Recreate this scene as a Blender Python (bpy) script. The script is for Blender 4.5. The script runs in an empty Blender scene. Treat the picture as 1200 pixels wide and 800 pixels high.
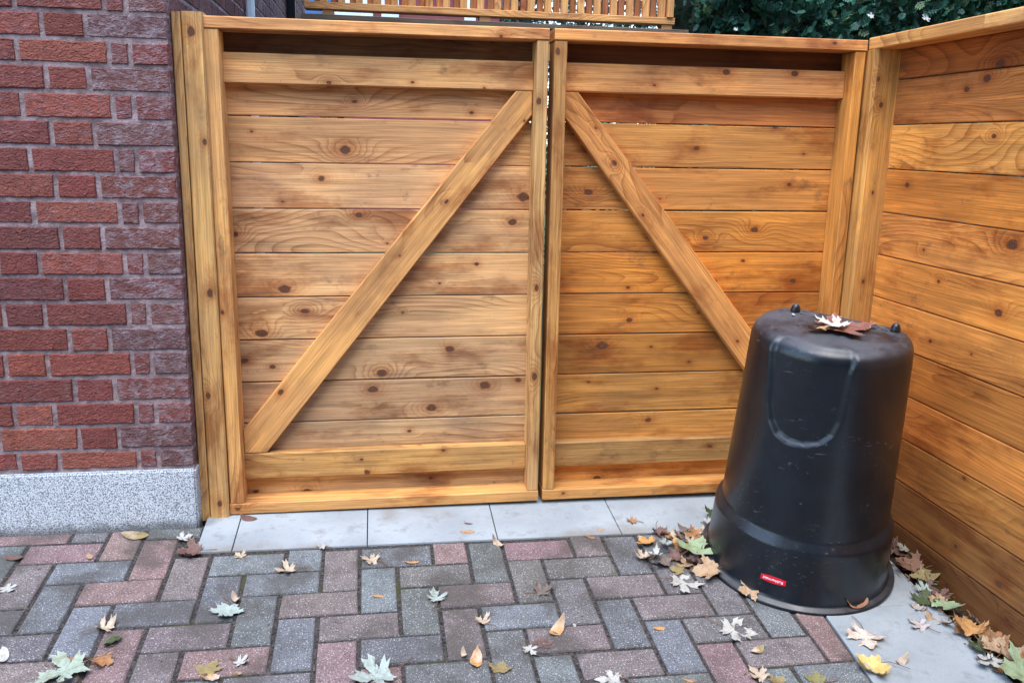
import bpy, bmesh, math, random
from mathutils import Vector, Matrix, noise as mn
random.seed(7)
C = bpy.context.scene.collection
S = bpy.context.scene
V = Vector
rad = math.radians

# ------------------------------------------------------------ camera model
FPX = 1018.14
PITCH, ROLL, YAW = 0.223908, 0.0224081, 0.1564674
cy, sy, cp, sp = math.cos(YAW), math.sin(YAW), math.cos(PITCH), math.sin(PITCH)
FW = V((sy*cp, cy*cp, -sp)); RT = V((cy, -sy, 0)); UP = RT.cross(FW)
RT2 = math.cos(ROLL)*RT + math.sin(ROLL)*UP
UP2 = -math.sin(ROLL)*RT + math.cos(ROLL)*UP
CAM = V((0, 0, 1.25))
GS, GX = 0.0965, -0.0037          # the drive falls towards the viewer
def gz(x, y): return GX*x + GS*(y-2.6)
GN = V((-GX, -GS, 1)).normalized()
def ray(px, py): return RT2*((px-600)/FPX) - UP2*((py-400)/FPX) + FW
def on_y(px, py, Y):
    d = ray(px, py); return CAM + d*(Y/d.y)
def on_x(px, py, X):
    d = ray(px, py); return CAM + d*(X/d.x)
def on_g(px, py):
    d = ray(px, py); t = (1.25 + GS*2.6)/(-(d.z - GX*d.x - GS*d.y)); return CAM + d*t

cam = bpy.data.objects.new('camera', bpy.data.cameras.new('camera')); C.objects.link(cam)
cam.data.sensor_width = 36; cam.data.lens = FPX/1200*36
cam.data.clip_start = 0.05; cam.data.clip_end = 2000
m = Matrix((RT2, UP2, -FW)).transposed().to_4x4(); m.translation = CAM
cam.matrix_world = m
S.camera = cam

# ------------------------------------------------------------ node helpers
class NT:
    def __init__(s, name):
        s.m = bpy.data.materials.new(name); s.m.use_nodes = True
        s.t = s.m.node_tree; s.t.nodes.clear()
        s.out = s.t.nodes.new('ShaderNodeOutputMaterial')
        s.b = s.t.nodes.new('ShaderNodeBsdfPrincipled')
        s.t.links.new(s.b.outputs[0], s.out.inputs[0])
    def put(s, sock, v):
        if v is None: return
        if isinstance(v, bpy.types.NodeSocket): s.t.links.new(v, sock)
        else:
            if hasattr(sock.default_value, '__len__') and not hasattr(v, '__len__'): v = [v]*len(sock.default_value)
            if hasattr(v, '__len__') and len(sock.default_value) == 4 and len(v) == 3: v = (*v, 1)
            sock.default_value = v
    def m_(s, op, a, b=None, c=None, clamp=False):
        n = s.t.nodes.new('ShaderNodeMath'); n.operation = op; n.use_clamp = clamp
        s.put(n.inputs[0], a); s.put(n.inputs[1], b); s.put(n.inputs[2], c)
        return n.outputs[0]
    def add(s, a, b): return s.m_('ADD', a, b)
    def sub(s, a, b): return s.m_('SUBTRACT', a, b)
    def mul(s, a, b): return s.m_('MULTIPLY', a, b)
    def mad(s, a, b, c): return s.m_('MULTIPLY_ADD', a, b, c)
    def sm(s, x, a, b, lo=0., hi=1.):
        n = s.t.nodes.new('ShaderNodeMapRange'); n.interpolation_type = 'SMOOTHSTEP'
        for i, v in enumerate((x, a, b, lo, hi)): s.put(n.inputs[i], v)
        return n.outputs[0]
    def vm(s, op, a, b=None):
        n = s.t.nodes.new('ShaderNodeVectorMath'); n.operation = op
        s.put(n.inputs[0], a); s.put(n.inputs[1], b); return n.outputs[0]
    def sep(s, v):
        n = s.t.nodes.new('ShaderNodeSeparateXYZ'); s.put(n.inputs[0], v); return n.outputs
    def com(s, x, y, z):
        n = s.t.nodes.new('ShaderNodeCombineXYZ')
        for i, v in enumerate((x, y, z)): s.put(n.inputs[i], v)
        return n.outputs[0]
    def attr(s, name):
        n = s.t.nodes.new('ShaderNodeAttribute'); n.attribute_name = name; return n.outputs
    def pos(s):
        return s.t.nodes.new('ShaderNodeNewGeometry').outputs['Position']
    def noise(s, v, scale=1, detail=3, rough=.55, dist=0, col=False):
        n = s.t.nodes.new('ShaderNodeTexNoise'); s.put(n.inputs['Vector'], v)
        n.inputs['Scale'].default_value = scale; n.inputs['Detail'].default_value = detail
        n.inputs['Roughness'].default_value = rough; n.inputs['Distortion'].default_value = dist
        return n.outputs[1 if col else 0]
    def voro(s, v, scale, feat='F1', rnd=1):
        n = s.t.nodes.new('ShaderNodeTexVoronoi'); n.feature = feat; s.put(n.inputs['Vector'], v)
        n.inputs['Scale'].default_value = scale; n.inputs['Randomness'].default_value = rnd
        return n.outputs
    def mix(s, f, a, b, mode='MIX'):
        n = s.t.nodes.new('ShaderNodeMix'); n.data_type = 'RGBA'; n.blend_type = mode
        n.clamp_factor = True
        s.put(n.inputs[0], f); s.put(n.inputs[6], a); s.put(n.inputs[7], b); return n.outputs[2]
    def bump(s, h, dist, strength=1, nrm=None):
        n = s.t.nodes.new('ShaderNodeBump'); s.put(n.inputs['Height'], h)
        n.inputs['Distance'].default_value = dist; n.inputs['Strength'].default_value = strength
        if nrm: s.put(n.inputs['Normal'], nrm)
        return n.outputs[0]
    def fin(s, col, rough=.6, nrm=None, spec=None):
        s.put(s.b.inputs['Base Color'], col); s.put(s.b.inputs['Roughness'], rough)
        if nrm: s.put(s.b.inputs['Normal'], nrm)
        if spec is not None: s.put(s.b.inputs['Specular IOR Level'], spec)
        return s.m

def wood_material():
    n = NT('stained_cedar')
    u, v, sd = n.sep(n.attr('wuv')[1]); kx, ky, ks = n.sep(n.attr('knot')[1]); base = n.vm('MULTIPLY', n.attr('wcol')[1], (1.20, 1.02, .80))
    P = lambda a, b, k=13.7: n.com(n.mul(u, a), n.mul(v, b), n.mul(sd, k))
    nk = n.sub(n.noise(P(45, 70), detail=3), .5)
    kx2 = n.mul(kx, .66)
    d = n.m_('DIVIDE', n.m_('SQRT', n.add(n.mul(kx2, kx2), n.mul(ky, ky))), ks)
    d = n.add(d, n.mul(nk, .9))
    g = lambda w: n.m_('POWER', 2.71828, n.mul(n.mul(n.m_('DIVIDE', d, w), n.m_('DIVIDE', d, w)), -1))
    n1 = n.noise(P(1.3, 5.0), detail=1, rough=.4)
    n2 = n.noise(P(5, 22, 7.1), detail=1)
    field = n.add(n.mad(v, 42., n.mul(n1, 20.)), n.add(n.mul(g(3.1), 4.2), n.mul(n2, .7)))
    fr = n.m_('FRACT', field)
    ring = n.mul(n.m_('POWER', fr, 3.2), n.sm(fr, .93, 1., 1., 0.))
    zone = n.sm(n.noise(P(1.1, 7, 3.3), detail=1), .50, .62, .10, 1.)
    zone = n.m_('MAXIMUM', zone, n.mul(g(3.4), .6))
    fine = n.noise(P(5, 330, 9.1), detail=2, rough=.6)
    mid = n.noise(P(2.2, 60, 4.1), detail=3, rough=.6)
    col = n.mix(n.mul(ring, n.mul(zone, .82)), base, n.mix(1., base, (.46, .28, .17), 'MULTIPLY'))
    col = n.mix(1., col, n.com(*[n.mad(n.sm(mid,.25,.75), .40, .80)]*3), 'MULTIPLY')
    col = n.mix(1., col, n.com(*[n.mad(n.sm(fine,.25,.75), .52, .76)]*3), 'MULTIPLY')
    bl = n.noise(P(2.6, 7, 21.3), detail=5, rough=.66)
    col = n.mix(n.sm(bl, .50, .68, 0, .78), col, n.mix(1., col, (.50, .31, .22), 'MULTIPLY'))
    col = n.mix(n.sm(n.noise(P(2.0, 5, 31.3), detail=4), .46, .62, 0, .8), col, n.mix(1., col, (1.32, 1.34, 1.22), 'MULTIPLY'))
    col = n.mix(n.sm(n.noise(P(3.1, 6, 51.3), detail=4, rough=.6), .55, .68, 0, .75), col, n.mix(1., col, (.74, .74, .82), 'MULTIPLY'))
    dr = n.noise(P(9, 14, 41.3), detail=5, rough=.7)
    col = n.mix(n.sm(dr, .58, .72, 0, .50), col, (.10, .055, .032))
    col = n.mix(n.mul(g(2.3), .62), col, n.mix(1., col, (.62, .36, .22), 'MULTIPLY'))
    core = n.sm(d, .72, 1.08, 1., 0.)
    kc = n.mix(n.sm(n.m_('FRACT', n.mul(d, 2.6)), .2, .9), (.065, .026, .014), (.14, .055, .028))
    col = n.mix(n.mul(core, .93), col, kc)
    spk = n.voro(P(55, 55, 3.), 1)[0]
    col = n.mix(n.sm(spk, .05, .09, .55, 0.), col, (.05, .03, .02))
    h = n.add(n.mul(ring, n.mul(zone, -.5)), n.add(n.mul(fine, .35), n.mul(core, -.5)))
    nb = n.bump(h, .0016, .7)
    r = n.mad(mid, .25, .50)
    return n.fin(col, r, nb, .32)

def brick_material(name, dark=0.):
    n = NT(name); p = n.pos(); at = n.attr('bcol'); base = at[0]
    inf = n.sep(n.attr('binf')[1])       # seed, whitening, 0
    s1 = n.vm('ADD', p, n.com(n.mul(inf[0], 7.7), inf[0], inf[0]))
    a = n.noise(n.vm('MULTIPLY', s1, (60, 60, 110)), detail=3, rough=.6, dist=1.2)
    b = n.noise(s1, 22, 4, .6)
    c = n.noise(s1, 320, 2)
    col = n.mix(1., base, n.com(*[n.mad(a, .9, .52)]*3), 'MULTIPLY')
    col = n.mix(n.sm(b, .45, .72, 0, .55), col, n.mix(1., col, (.62, .50, .56), 'MULTIPLY'))
    col = n.mix(n.sm(a, .60, .80, 0, .35), col, (.34, .16, .14))
    sm_ = n.noise(n.vm('MULTIPLY', s1, (1, 1, 1.6)), 30, 6, .75, .4)
    w = n.m_('MULTIPLY', n.sm(sm_, .42, .68), inf[1])
    col = n.mix(n.mul(w, .7), col, (.33, .27, .30))
    col = n.mix(n.sm(c, .70, .78, 0, .35), col, (.5, .45, .45))
    h = n.add(n.mul(a, 1.), n.mul(c, .2))
    return n.fin(col, .7, n.bump(h, .014, 1.), .45)

def mortar_material():
    n = NT('mortar'); p = n.pos()
    a = n.noise(p, 30, 5, .65); c = n.noise(p, 260, 3, .6); k = n.noise(n.vm('MULTIPLY', p, (5, 5, 14)), 1, 3)
    col = n.mix(n.sm(a, .35, .7), (.16, .112, .115), (.34, .265, .268))
    col = n.mix(n.sm(k, .5, .7, 0, .5), col, (.50, .41, .43))
    col = n.mix(1., col, n.com(*[n.mad(c, .8, .6)]*3), 'MULTIPLY')
    return n.fin(col, .9, n.bump(n.add(a, n.mul(c, .5)), .006, .9), .2)

def plinth_material():
    n = NT('granite_parging'); p = n.pos()
    a = n.noise(p, 265, 2, .65); b = n.noise(p, 6, 4, .6); v = n.voro(p, 210)[0]
    col = n.mix(n.sm(a, .33, .60), (.07, .080, .095), (.66, .72, .77))
    col = n.mix(n.sm(v, .0, .25, .35, 0.), col, (.78, .79, .80))
    col = n.mix(1., col, n.com(*[n.mad(b, .35, .82)]*3), 'MULTIPLY')
    zz = n.sep(p)[2]
    dirt = n.sm(n.add(zz, n.mul(n.noise(p, 22, 5, .7), .06)), .045, .085, .75, 0.)
    col = n.mix(dirt, col, (.07, .068, .062))
    return n.fin(col, .8, n.bump(a, .004, .7), .3)

def paver_material():
    n = NT('concrete_paver'); p = n.pos(); base = n.attr('bcol')[0]
    a = n.noise(p, 330, 2, .75); b = n.noise(p, 17, 5, .65); v = n.voro(p, 125)[0]; c = n.noise(p, 420, 1)
    col = n.mix(1., base, n.com(*[n.mad(n.sm(a,.25,.75), 1.5, .30)]*3), 'MULTIPLY')
    col = n.mix(1., col, n.com(*[n.mad(b, 1.1, .45)]*3), 'MULTIPLY')
    col = n.mix(n.sm(v, .12, .26, .8, 0.), col, (.50, .52, .56))
    col = n.mix(n.sm(c, .66, .76, 0, .6), col, (.62, .62, .65))
    st = n.noise(p, 5, 4, .6)
    col = n.mix(n.sm(st, .46, .64, 0, .62), col, (.060, .055, .048))
    return n.fin(col, .8, n.bump(n.add(a, n.mul(b, .5)), .0035, .8), .3)

def slab_material():
    n = NT('concrete_slab'); p = n.pos()
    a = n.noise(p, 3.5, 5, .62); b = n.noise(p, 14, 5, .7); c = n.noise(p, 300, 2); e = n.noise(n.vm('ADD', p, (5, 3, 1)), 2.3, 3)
    col = n.mix(n.sm(a, .3, .7), (.24, .275, .30), (.35, .395, .425))
    col = n.mix(n.sm(b, .48, .72, 0, .6), col, (.15, .16, .165))
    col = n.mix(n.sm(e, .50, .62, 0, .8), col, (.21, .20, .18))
    col = n.mix(n.sm(n.voro(p, 45)[0], .04, .09, .5, 0.), col, (.12, .12, .11))
    col = n.mix(1., col, n.com(*[n.mad(c, .3, .85)]*3), 'MULTIPLY')
    return n.fin(col, .75, n.bump(n.add(c, b), .0012, .5), .3)

def sand_material():
    n = NT('joint_sand'); p = n.pos()
    a = n.noise(p, 120, 4, .7); b = n.noise(p, 4, 3)
    col = n.mix(n.sm(a, .3, .75), (.016, .015, .015), (.115, .105, .10))
    col = n.mix(n.sm(b, .58, .68, 0, .7), col, (.06, .065, .018))
    return n.fin(col, .95, n.bump(a, .006, 1.), .1)

def soil_material():
    n = NT('soil'); p = n.pos()
    a = n.noise(p, 60, 5, .7); b = n.noise(p, 9, 4)
    col = n.mix(n.sm(a, .3, .75), (.020, .014, .010), (.11, .075, .05))
    col = n.mix(n.sm(b, .5, .7, 0, .5), col, (.05, .055, .02))
    return n.fin(col, .95, n.bump(a, .012, 1.), .1)

def bin_material():
    n = NT('black_plastic'); p = n.pos()
    a = n.noise(p, 9, 5, .65); b = n.noise(n.vm('MULTIPLY', p, (30, 30, 6)), 1, 4, .7); c = n.noise(p, 240, 2)
    nz = n.sep(n.t.nodes.new('ShaderNodeNewGeometry').outputs['Normal'])[2]
    col = n.mix(n.sm(a, .4, .75), (.0036, .0064, .0105), (.007, .012, .019))
    dust = n.mul(n.sm(nz, .3, .95), n.sm(n.add(a, n.mul(b, .3)), .38, .80))
    col = n.mix(n.mul(dust, .75), col, (.085, .085, .095))
    sc = n.noise(n.vm('MULTIPLY', p, (45, 45, 140)), 1, 2, .5, 1.); sc2 = n.noise(p, 5, 2)
    col = n.mix(n.mul(n.sm(sc, .64, .72), n.sm(sc2, .45, .6)), col, (.055, .062, .07))
    sp = n.voro(p, 16)[0]
    col = n.mix(n.sm(n.add(sp, n.mul(c, .05)), .07, .10, .6, 0.), col, (.07, .078, .085))
    r = n.add(n.mad(b, .22, .20), n.mul(dust, .32))
    return n.fin(col, r, n.bump(n.add(n.mul(a, .6), n.add(n.mul(b, .12), n.mul(c, .07))), .003, .6), .55)

def plain(name, c, rough=.6, var=.25, scale=12, spec=.3):
    n = NT(name); p = n.pos(); a = n.noise(p, scale, 4, .6)
    col = n.mix(1., c, n.com(*[n.mad(a, 2*var, 1-var)]*3), 'MULTIPLY')
    return n.fin(col, rough, n.bump(a, .002, .4), spec)

def leaf_material():
    n = NT('leaf_blade'); base = n.attr('lcol')[0]; l = n.sep(n.attr('luv')[1])   # x, y in leaf units, vein weight
    sd = n.com(l[0], l[1], l[2])
    a = n.noise(n.vm('MULTIPLY', sd, (4, 4, 9)), 1, 4, .65); b = n.noise(n.vm('MULTIPLY', sd, (22, 22, 9)), 1, 3, .6)
    edge = n.attr('ledge')[2]
    col = n.mix(n.sm(a, .42, .7, 0, .7), base, n.mix(1., base, (.60, .50, .38), 'MULTIPLY'))
    col = n.mix(1., col, n.com(*[n.mad(b, .7, .65)]*3), 'MULTIPLY')
    col = n.mix(n.sm(edge, .93, 1., 0., .25), col, (.55, .50, .42))
    vein = n.attr('lvein')[2]
    col = n.mix(n.sm(vein, .80, 1., 0, .45), col, n.mix(1., col, (1.5, 1.45, 1.2), 'MULTIPLY'))
    n.fin(col, .6, n.bump(n.add(b, n.mul(vein, .6)), .0015, .6), .3)
    n.b.inputs['Transmission Weight'].default_value = 0
    return n.m

def hedge_material():
    n = NT('cedar_foliage'); p = n.pos(); base = n.attr('lcol')[0]
    a = n.noise(p, 5, 3); col = n.mix(1., base, n.com(*[n.mad(a, 1.2, .4)]*3), 'MULTIPLY')
    return n.fin(col, .55, None, .35)

M = dict(wood=wood_material(), brick=brick_material('rusticated_brick'), mortar=mortar_material(), plinth=plinth_material(),
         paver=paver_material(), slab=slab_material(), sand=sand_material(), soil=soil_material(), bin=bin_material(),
         leaf=leaf_material(), stem=plain('leaf_stem', (.16, .09, .05)), hedge=hedge_material(),
         red=plain('red_label', (.62, .012, .03), .35, .08), white=plain('white_print', (.80, .78, .78), .4, .05),
         wpaint=plain('white_paint', (.62, .66, .68), .5, .1), dark=plain('dark_metal', (.012, .012, .015), .5),
         screw=plain('screw_steel', (.18, .16, .14), .45), grass=plain('grass_ground', (.06, .085, .03), .95, .5, 6),
         branch=plain('cedar_bark', (.09, .06, .045), .9, .4, 30))

# ------------------------------------------------------------ object helpers
def link(name, bm, mats, parent=None, smooth=False):
    me = bpy.data.meshes.new(name); bm.to_mesh(me); bm.free()
    for x in (mats if isinstance(mats, (list, tuple)) else [mats]): me.materials.append(x)
    if smooth:
        me.polygons.foreach_set('use_smooth', [True]*len(me.polygons))
    o = bpy.data.objects.new(name, me); C.objects.link(o)
    if parent:
        o.parent = parent
        o.matrix_parent_inverse = parent.matrix_world.inverted() if parent.name in W0 else Matrix()
    return o
W0 = {}
def thing(name, label, cat, loc=(0, 0, 0), group=None):
    o = bpy.data.objects.new(name, None); C.objects.link(o); o.location = loc
    o.empty_display_size = .1
    o.matrix_world = Matrix.Translation(V(loc)); W0[o.name] = 1
    o['label'] = label; o['category'] = cat
    if group: o['group'] = group
    return o
def tag(o, label, cat, group=None, kind=None):
    o['label'] = label; o['category'] = cat
    if group: o['group'] = group
    if kind: o['kind'] = kind
    return o
def structure(o, label=None):
    o['kind'] = 'structure'
    if label: o['label'] = label
    return o
def layers(bm, *names):
    return [bm.loops.layers.float_vector.get(x) or bm.loops.layers.float_vector.new(x) for x in names]

SEED = [1]
def jit(c, a=.10):
    k = 1 + random.uniform(-a, a)
    return (c[0]*k, c[1]*k*(1+random.uniform(-a, a)*.4), c[2]*k*(1+random.uniform(-a, a)*.8))
def jitw(c, a):
    k = 1 + random.uniform(-a, a); w = random.uniform(-.05, .05)
    return (c[0]*k*(1+w*.4), c[1]*k*(1-w*.4), c[2]*k*(1-w*1.6))
def srgb(r, g, b):
    f = lambda x: (x/255/12.92) if x/255 < .04045 else ((x/255+.055)/1.055)**2.4
    return (f(r), f(g), f(b))

def member(bm, o, U, Vv, N, L, W, T, col, knots=(), bev=.003, slant=(0, 0), wav=.0):
    """A sawn timber: origin o = low corner of its front face, U along the grain, Vv across, N towards the viewer.
    knots: world points with a size."""
    lu, lk, lc = layers(bm, 'wuv', 'knot', 'wcol')
    SEED[0] += 1; sd = SEED[0]*1.37 % 97; voff = random.uniform(-.05, .05); uoff = random.uniform(0, 5)
    ks = []
    for (p, s) in knots:
        d = p - o; ks.append((d.dot(U), d.dot(Vv), s*1.4))
    if W > .07 and L > .5 and len(ks) < 4:
        for q in range(random.choice((1, 2, 2, 3))):
            uq = random.uniform(.05, L-.05)
            if all(abs(uq-k[0]) > .09 for k in ks): ks.append((uq, random.uniform(.01, W-.01), random.uniform(.0018, .0045)))
    if not any(1 for _ in ks):
        pass
    # random small pin knots where none are listed
    ks.sort()
    cuts = [0.]
    for a, b in zip(ks, ks[1:]): cuts.append((a[0]+b[0])/2)
    cuts.append(L)
    if not ks: ks = [(-9, -9, .001)]
    us = sorted(set(cuts)); n_sub = []
    for a, b in zip(us, us[1:]):
        k = max(1, int((b-a)/.25))
        for i in range(k): n_sub.append((a+(b-a)*i/k, a+(b-a)*(i+1)/k))
    b = bev
    prof = [(b, 0), (W-b, 0), (W, -b), (W, -T+b), (W-b, -T), (b, -T), (0, -T+b), (0, -b)]
    peri = [0]; 
    for i in range(8):
        p, q = prof[i], prof[(i+1) % 8]; peri.append(peri[-1]+math.hypot(q[0]-p[0], q[1]-p[1]))
    def pt(u, k):
        v, nn = prof[k % 8]
        uu = u
        if u < 1e-6: uu = u + slant[0]*v
        elif u > L-1e-6: uu = u + slant[1]*v
        wv = wav*math.sin(u*3.1+sd) if wav else 0
        return o + U*uu + Vv*(v+wv) + N*nn, uu, v
    rings = []
    allu = [n_sub[0][0]]+[x[1] for x in n_sub]
    for u in allu:
        rings.append([bm.verts.new(pt(u, k)[0]) for k in range(8)])
    def ksel(u):
        bi = 0
        for i in range(len(cuts)-1):
            if cuts[i]-1e-9 <= u: bi = i
        return ks[min(bi, len(ks)-1)]
    for i in range(len(allu)-1):
        kk = ksel((allu[i]+allu[i+1])/2)
        for k in range(8):
            k2 = (k+1) % 8
            f = bm.faces.new((rings[i][k], rings[i+1][k], rings[i+1][k2], rings[i][k2]))
            for lp, (u, q, e) in zip(f.loops, ((allu[i], k, 0), (allu[i+1], k, 0), (allu[i+1], k2, 1), (allu[i], k2, 1))):
                _, uu, v = pt(u, q)
                pv = peri[k+e] if not (k == 7 and e) else peri[8]
                lp[lu] = (uu+uoff, pv+voff, sd)
                lp[lk] = (uu-kk[0], v-kk[1], kk[2]) if k in (0, 1, 7) else (9, 9, .01)
                lp[lc] = col
    for end, rg in ((0, rings[0][::-1]), (1, rings[-1])):
        f = bm.faces.new(rg)
        for lp in f.loops:
            d = lp.vert.co-o
            lp[lu] = (d.dot(N)*1+uoff, d.dot(Vv)+voff, sd+3); lp[lk] = (9, 9, .01); lp[lc] = tuple(c*.8 for c in col)

def prism(bm, pts, N, T, U, col, knots=(), bev=.003):
    """Timber cut from a polygon outline (front face pts, counter clockwise seen from N)."""
    lu, lk, lc = layers(bm, 'wuv', 'knot', 'wcol')
    SEED[0] += 1; sd = SEED[0]*1.37 % 97
    Vv = N.cross(U).normalized(); c = sum(pts, V())/len(pts)
    n = len(pts)
    inn = []
    for i in range(n):
        a, b, d = pts[i-1], pts[i], pts[(i+1) % n]
        e1 = (b-a).normalized(); e2 = (d-b).normalized()
        n1 = N.cross(e1); n2 = N.cross(e2); w = (n1+n2).normalized()
        inn.append(b + w*bev/max(.3, w.dot(n1)))
    rows = [[bm.verts.new(p) for p in inn], [bm.verts.new(p-N*bev) for p in pts], [bm.verts.new(p-N*T) for p in pts]]
    ks = [((p-c).dot(U), (p-c).dot(Vv), s) for p, s in knots] or [(9, 9, .01)]
    ks.sort()
    def setl(f, side=0):
        for lp in f.loops:
            d = lp.vert.co-c
            lp[lu] = (d.dot(U)+3, d.dot(Vv)+(d.dot(N) if side else 0)+.1, sd); lp[lc] = col
            k = ks[0]; lp[lk] = (9, 9, .01) if side else (d.dot(U)-k[0], d.dot(Vv)-k[1], k[2])
    front = bm.faces.new(rows[0]); setl(front)
    for r in range(2):
        for i in range(n):
            j = (i+1) % n
            f = bm.faces.new((rows[r][i], rows[r+1][i], rows[r+1][j], rows[r][j])); setl(f, 1 if r else 0)
    f = bm.faces.new(rows[2][::-1]); setl(f, 1)
    # split the front at the knots
    if len(ks) > 1:
        for a, b in zip(ks, ks[1:]):
            mid = c + U*((a[0]+b[0])/2)
            fs = [x for x in bm.faces if abs(x.normal.dot(N)) > .5 or True]
            bmesh.ops.bisect_plane(bm, geom=fs+list(bm.edges)+list(bm.verts), plane_co=mid, plane_no=U)
        for f in bm.faces:
            if all(abs((lp.vert.co-c).dot(N)) < bev*1.5 for lp in f.loops):
                cu = (f.calc_center_median()-c).dot(U)
                k = min(ks, key=lambda q: abs(q[0]-cu)); idx = 0
                for i, q in enumerate(ks[:-1]):
                    if cu > (q[0]+ks[i+1][0])/2: idx = i+1
                k = ks[idx]
                for lp in f.loops:
                    d = lp.vert.co-c; lp[lk] = (d.dot(U)-k[0], d.dot(Vv)-k[1], k[2])

def box(bm, lo, hi, bev=0, R=None):
    mt = R or Matrix()
    r = bmesh.ops.create_cube(bm, size=1)
    c = (V(lo)+V(hi))/2; s = V(hi)-V(lo)
    for v in r['verts']: v.co = mt @ V((v.co.x*s.x+c.x, v.co.y*s.y+c.y, v.co.z*s.z+c.z))
    if bev:
        es = {e for v in r['verts'] for e in v.link_edges}
        bmesh.ops.bevel(bm, geom=list(es), offset=bev, segments=2, affect='EDGES')
def cyl(bm, p, q, r0, r1=None, seg=12, cap=True):
    r1 = r0 if r1 is None else r1
    p, q = V(p), V(q); ax = (q-p).normalized(); t = ax.orthogonal().normalized(); b = ax.cross(t)
    A = [bm.verts.new(p+(t*math.cos(i*2*math.pi/seg)+b*math.sin(i*2*math.pi/seg))*r0) for i in range(seg)]
    B = [bm.verts.new(q+(t*math.cos(i*2*math.pi/seg)+b*math.sin(i*2*math.pi/seg))*r1) for i in range(seg)]
    for i in range(seg):
        j = (i+1) % seg; bm.faces.new((A[i], A[j], B[j], B[i]))
    if cap: bm.faces.new(A[::-1]); bm.faces.new(B)

X, Y, Z = V((1, 0, 0)), V((0, 1, 0)), V((0, 0, 1)); NY = V((0, -1, 0)); NX = V((-1, 0, 0))

# ------------------------------------------------------------ wood: knots read off the photograph (px, py, radius in mm)
K_L = [(407,176,10),(379,209,6),(333,236,2.5),(422,252,6),(602,261,8),(615,232,11),(277,274,6),(335,338,11),(308,390,10),(358,364,7),
       (320,429,5),(287,422,7),(528,409,8),(448,437,9),(438,456,9),(569,452,10),(506,478,9),(608,446,6),(418,119,4),(555,133,4),
       (360,575,8),(300,575,5),(505,560,4),(560,310,4),(480,505,4)]
K_R = [(706,405,11),(738,375,6),(691,225,8),(737,337,4),(885,270,7),(828,279,5),(926,217,4),(818,174,5),(838,330,5),(872,306,4),
       (760,492,6),(700,560,8),(770,455,3),(690,175,4),(910,150,5),(930,330,6),(865,560,6)]
def kn(lst, Yp, z0, z1, x0, x1, pad=.004):
    r = []
    for a, b, s in lst:
        p = on_y(a, b, Yp)
        if z0-pad < p.z < z1+pad and x0 < p.x < x1: r.append((p, s/1000))
    return r

def rots(c0, c1, t): return tuple(a*(1-t)+b*t for a, b in zip(c0, c1))

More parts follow.
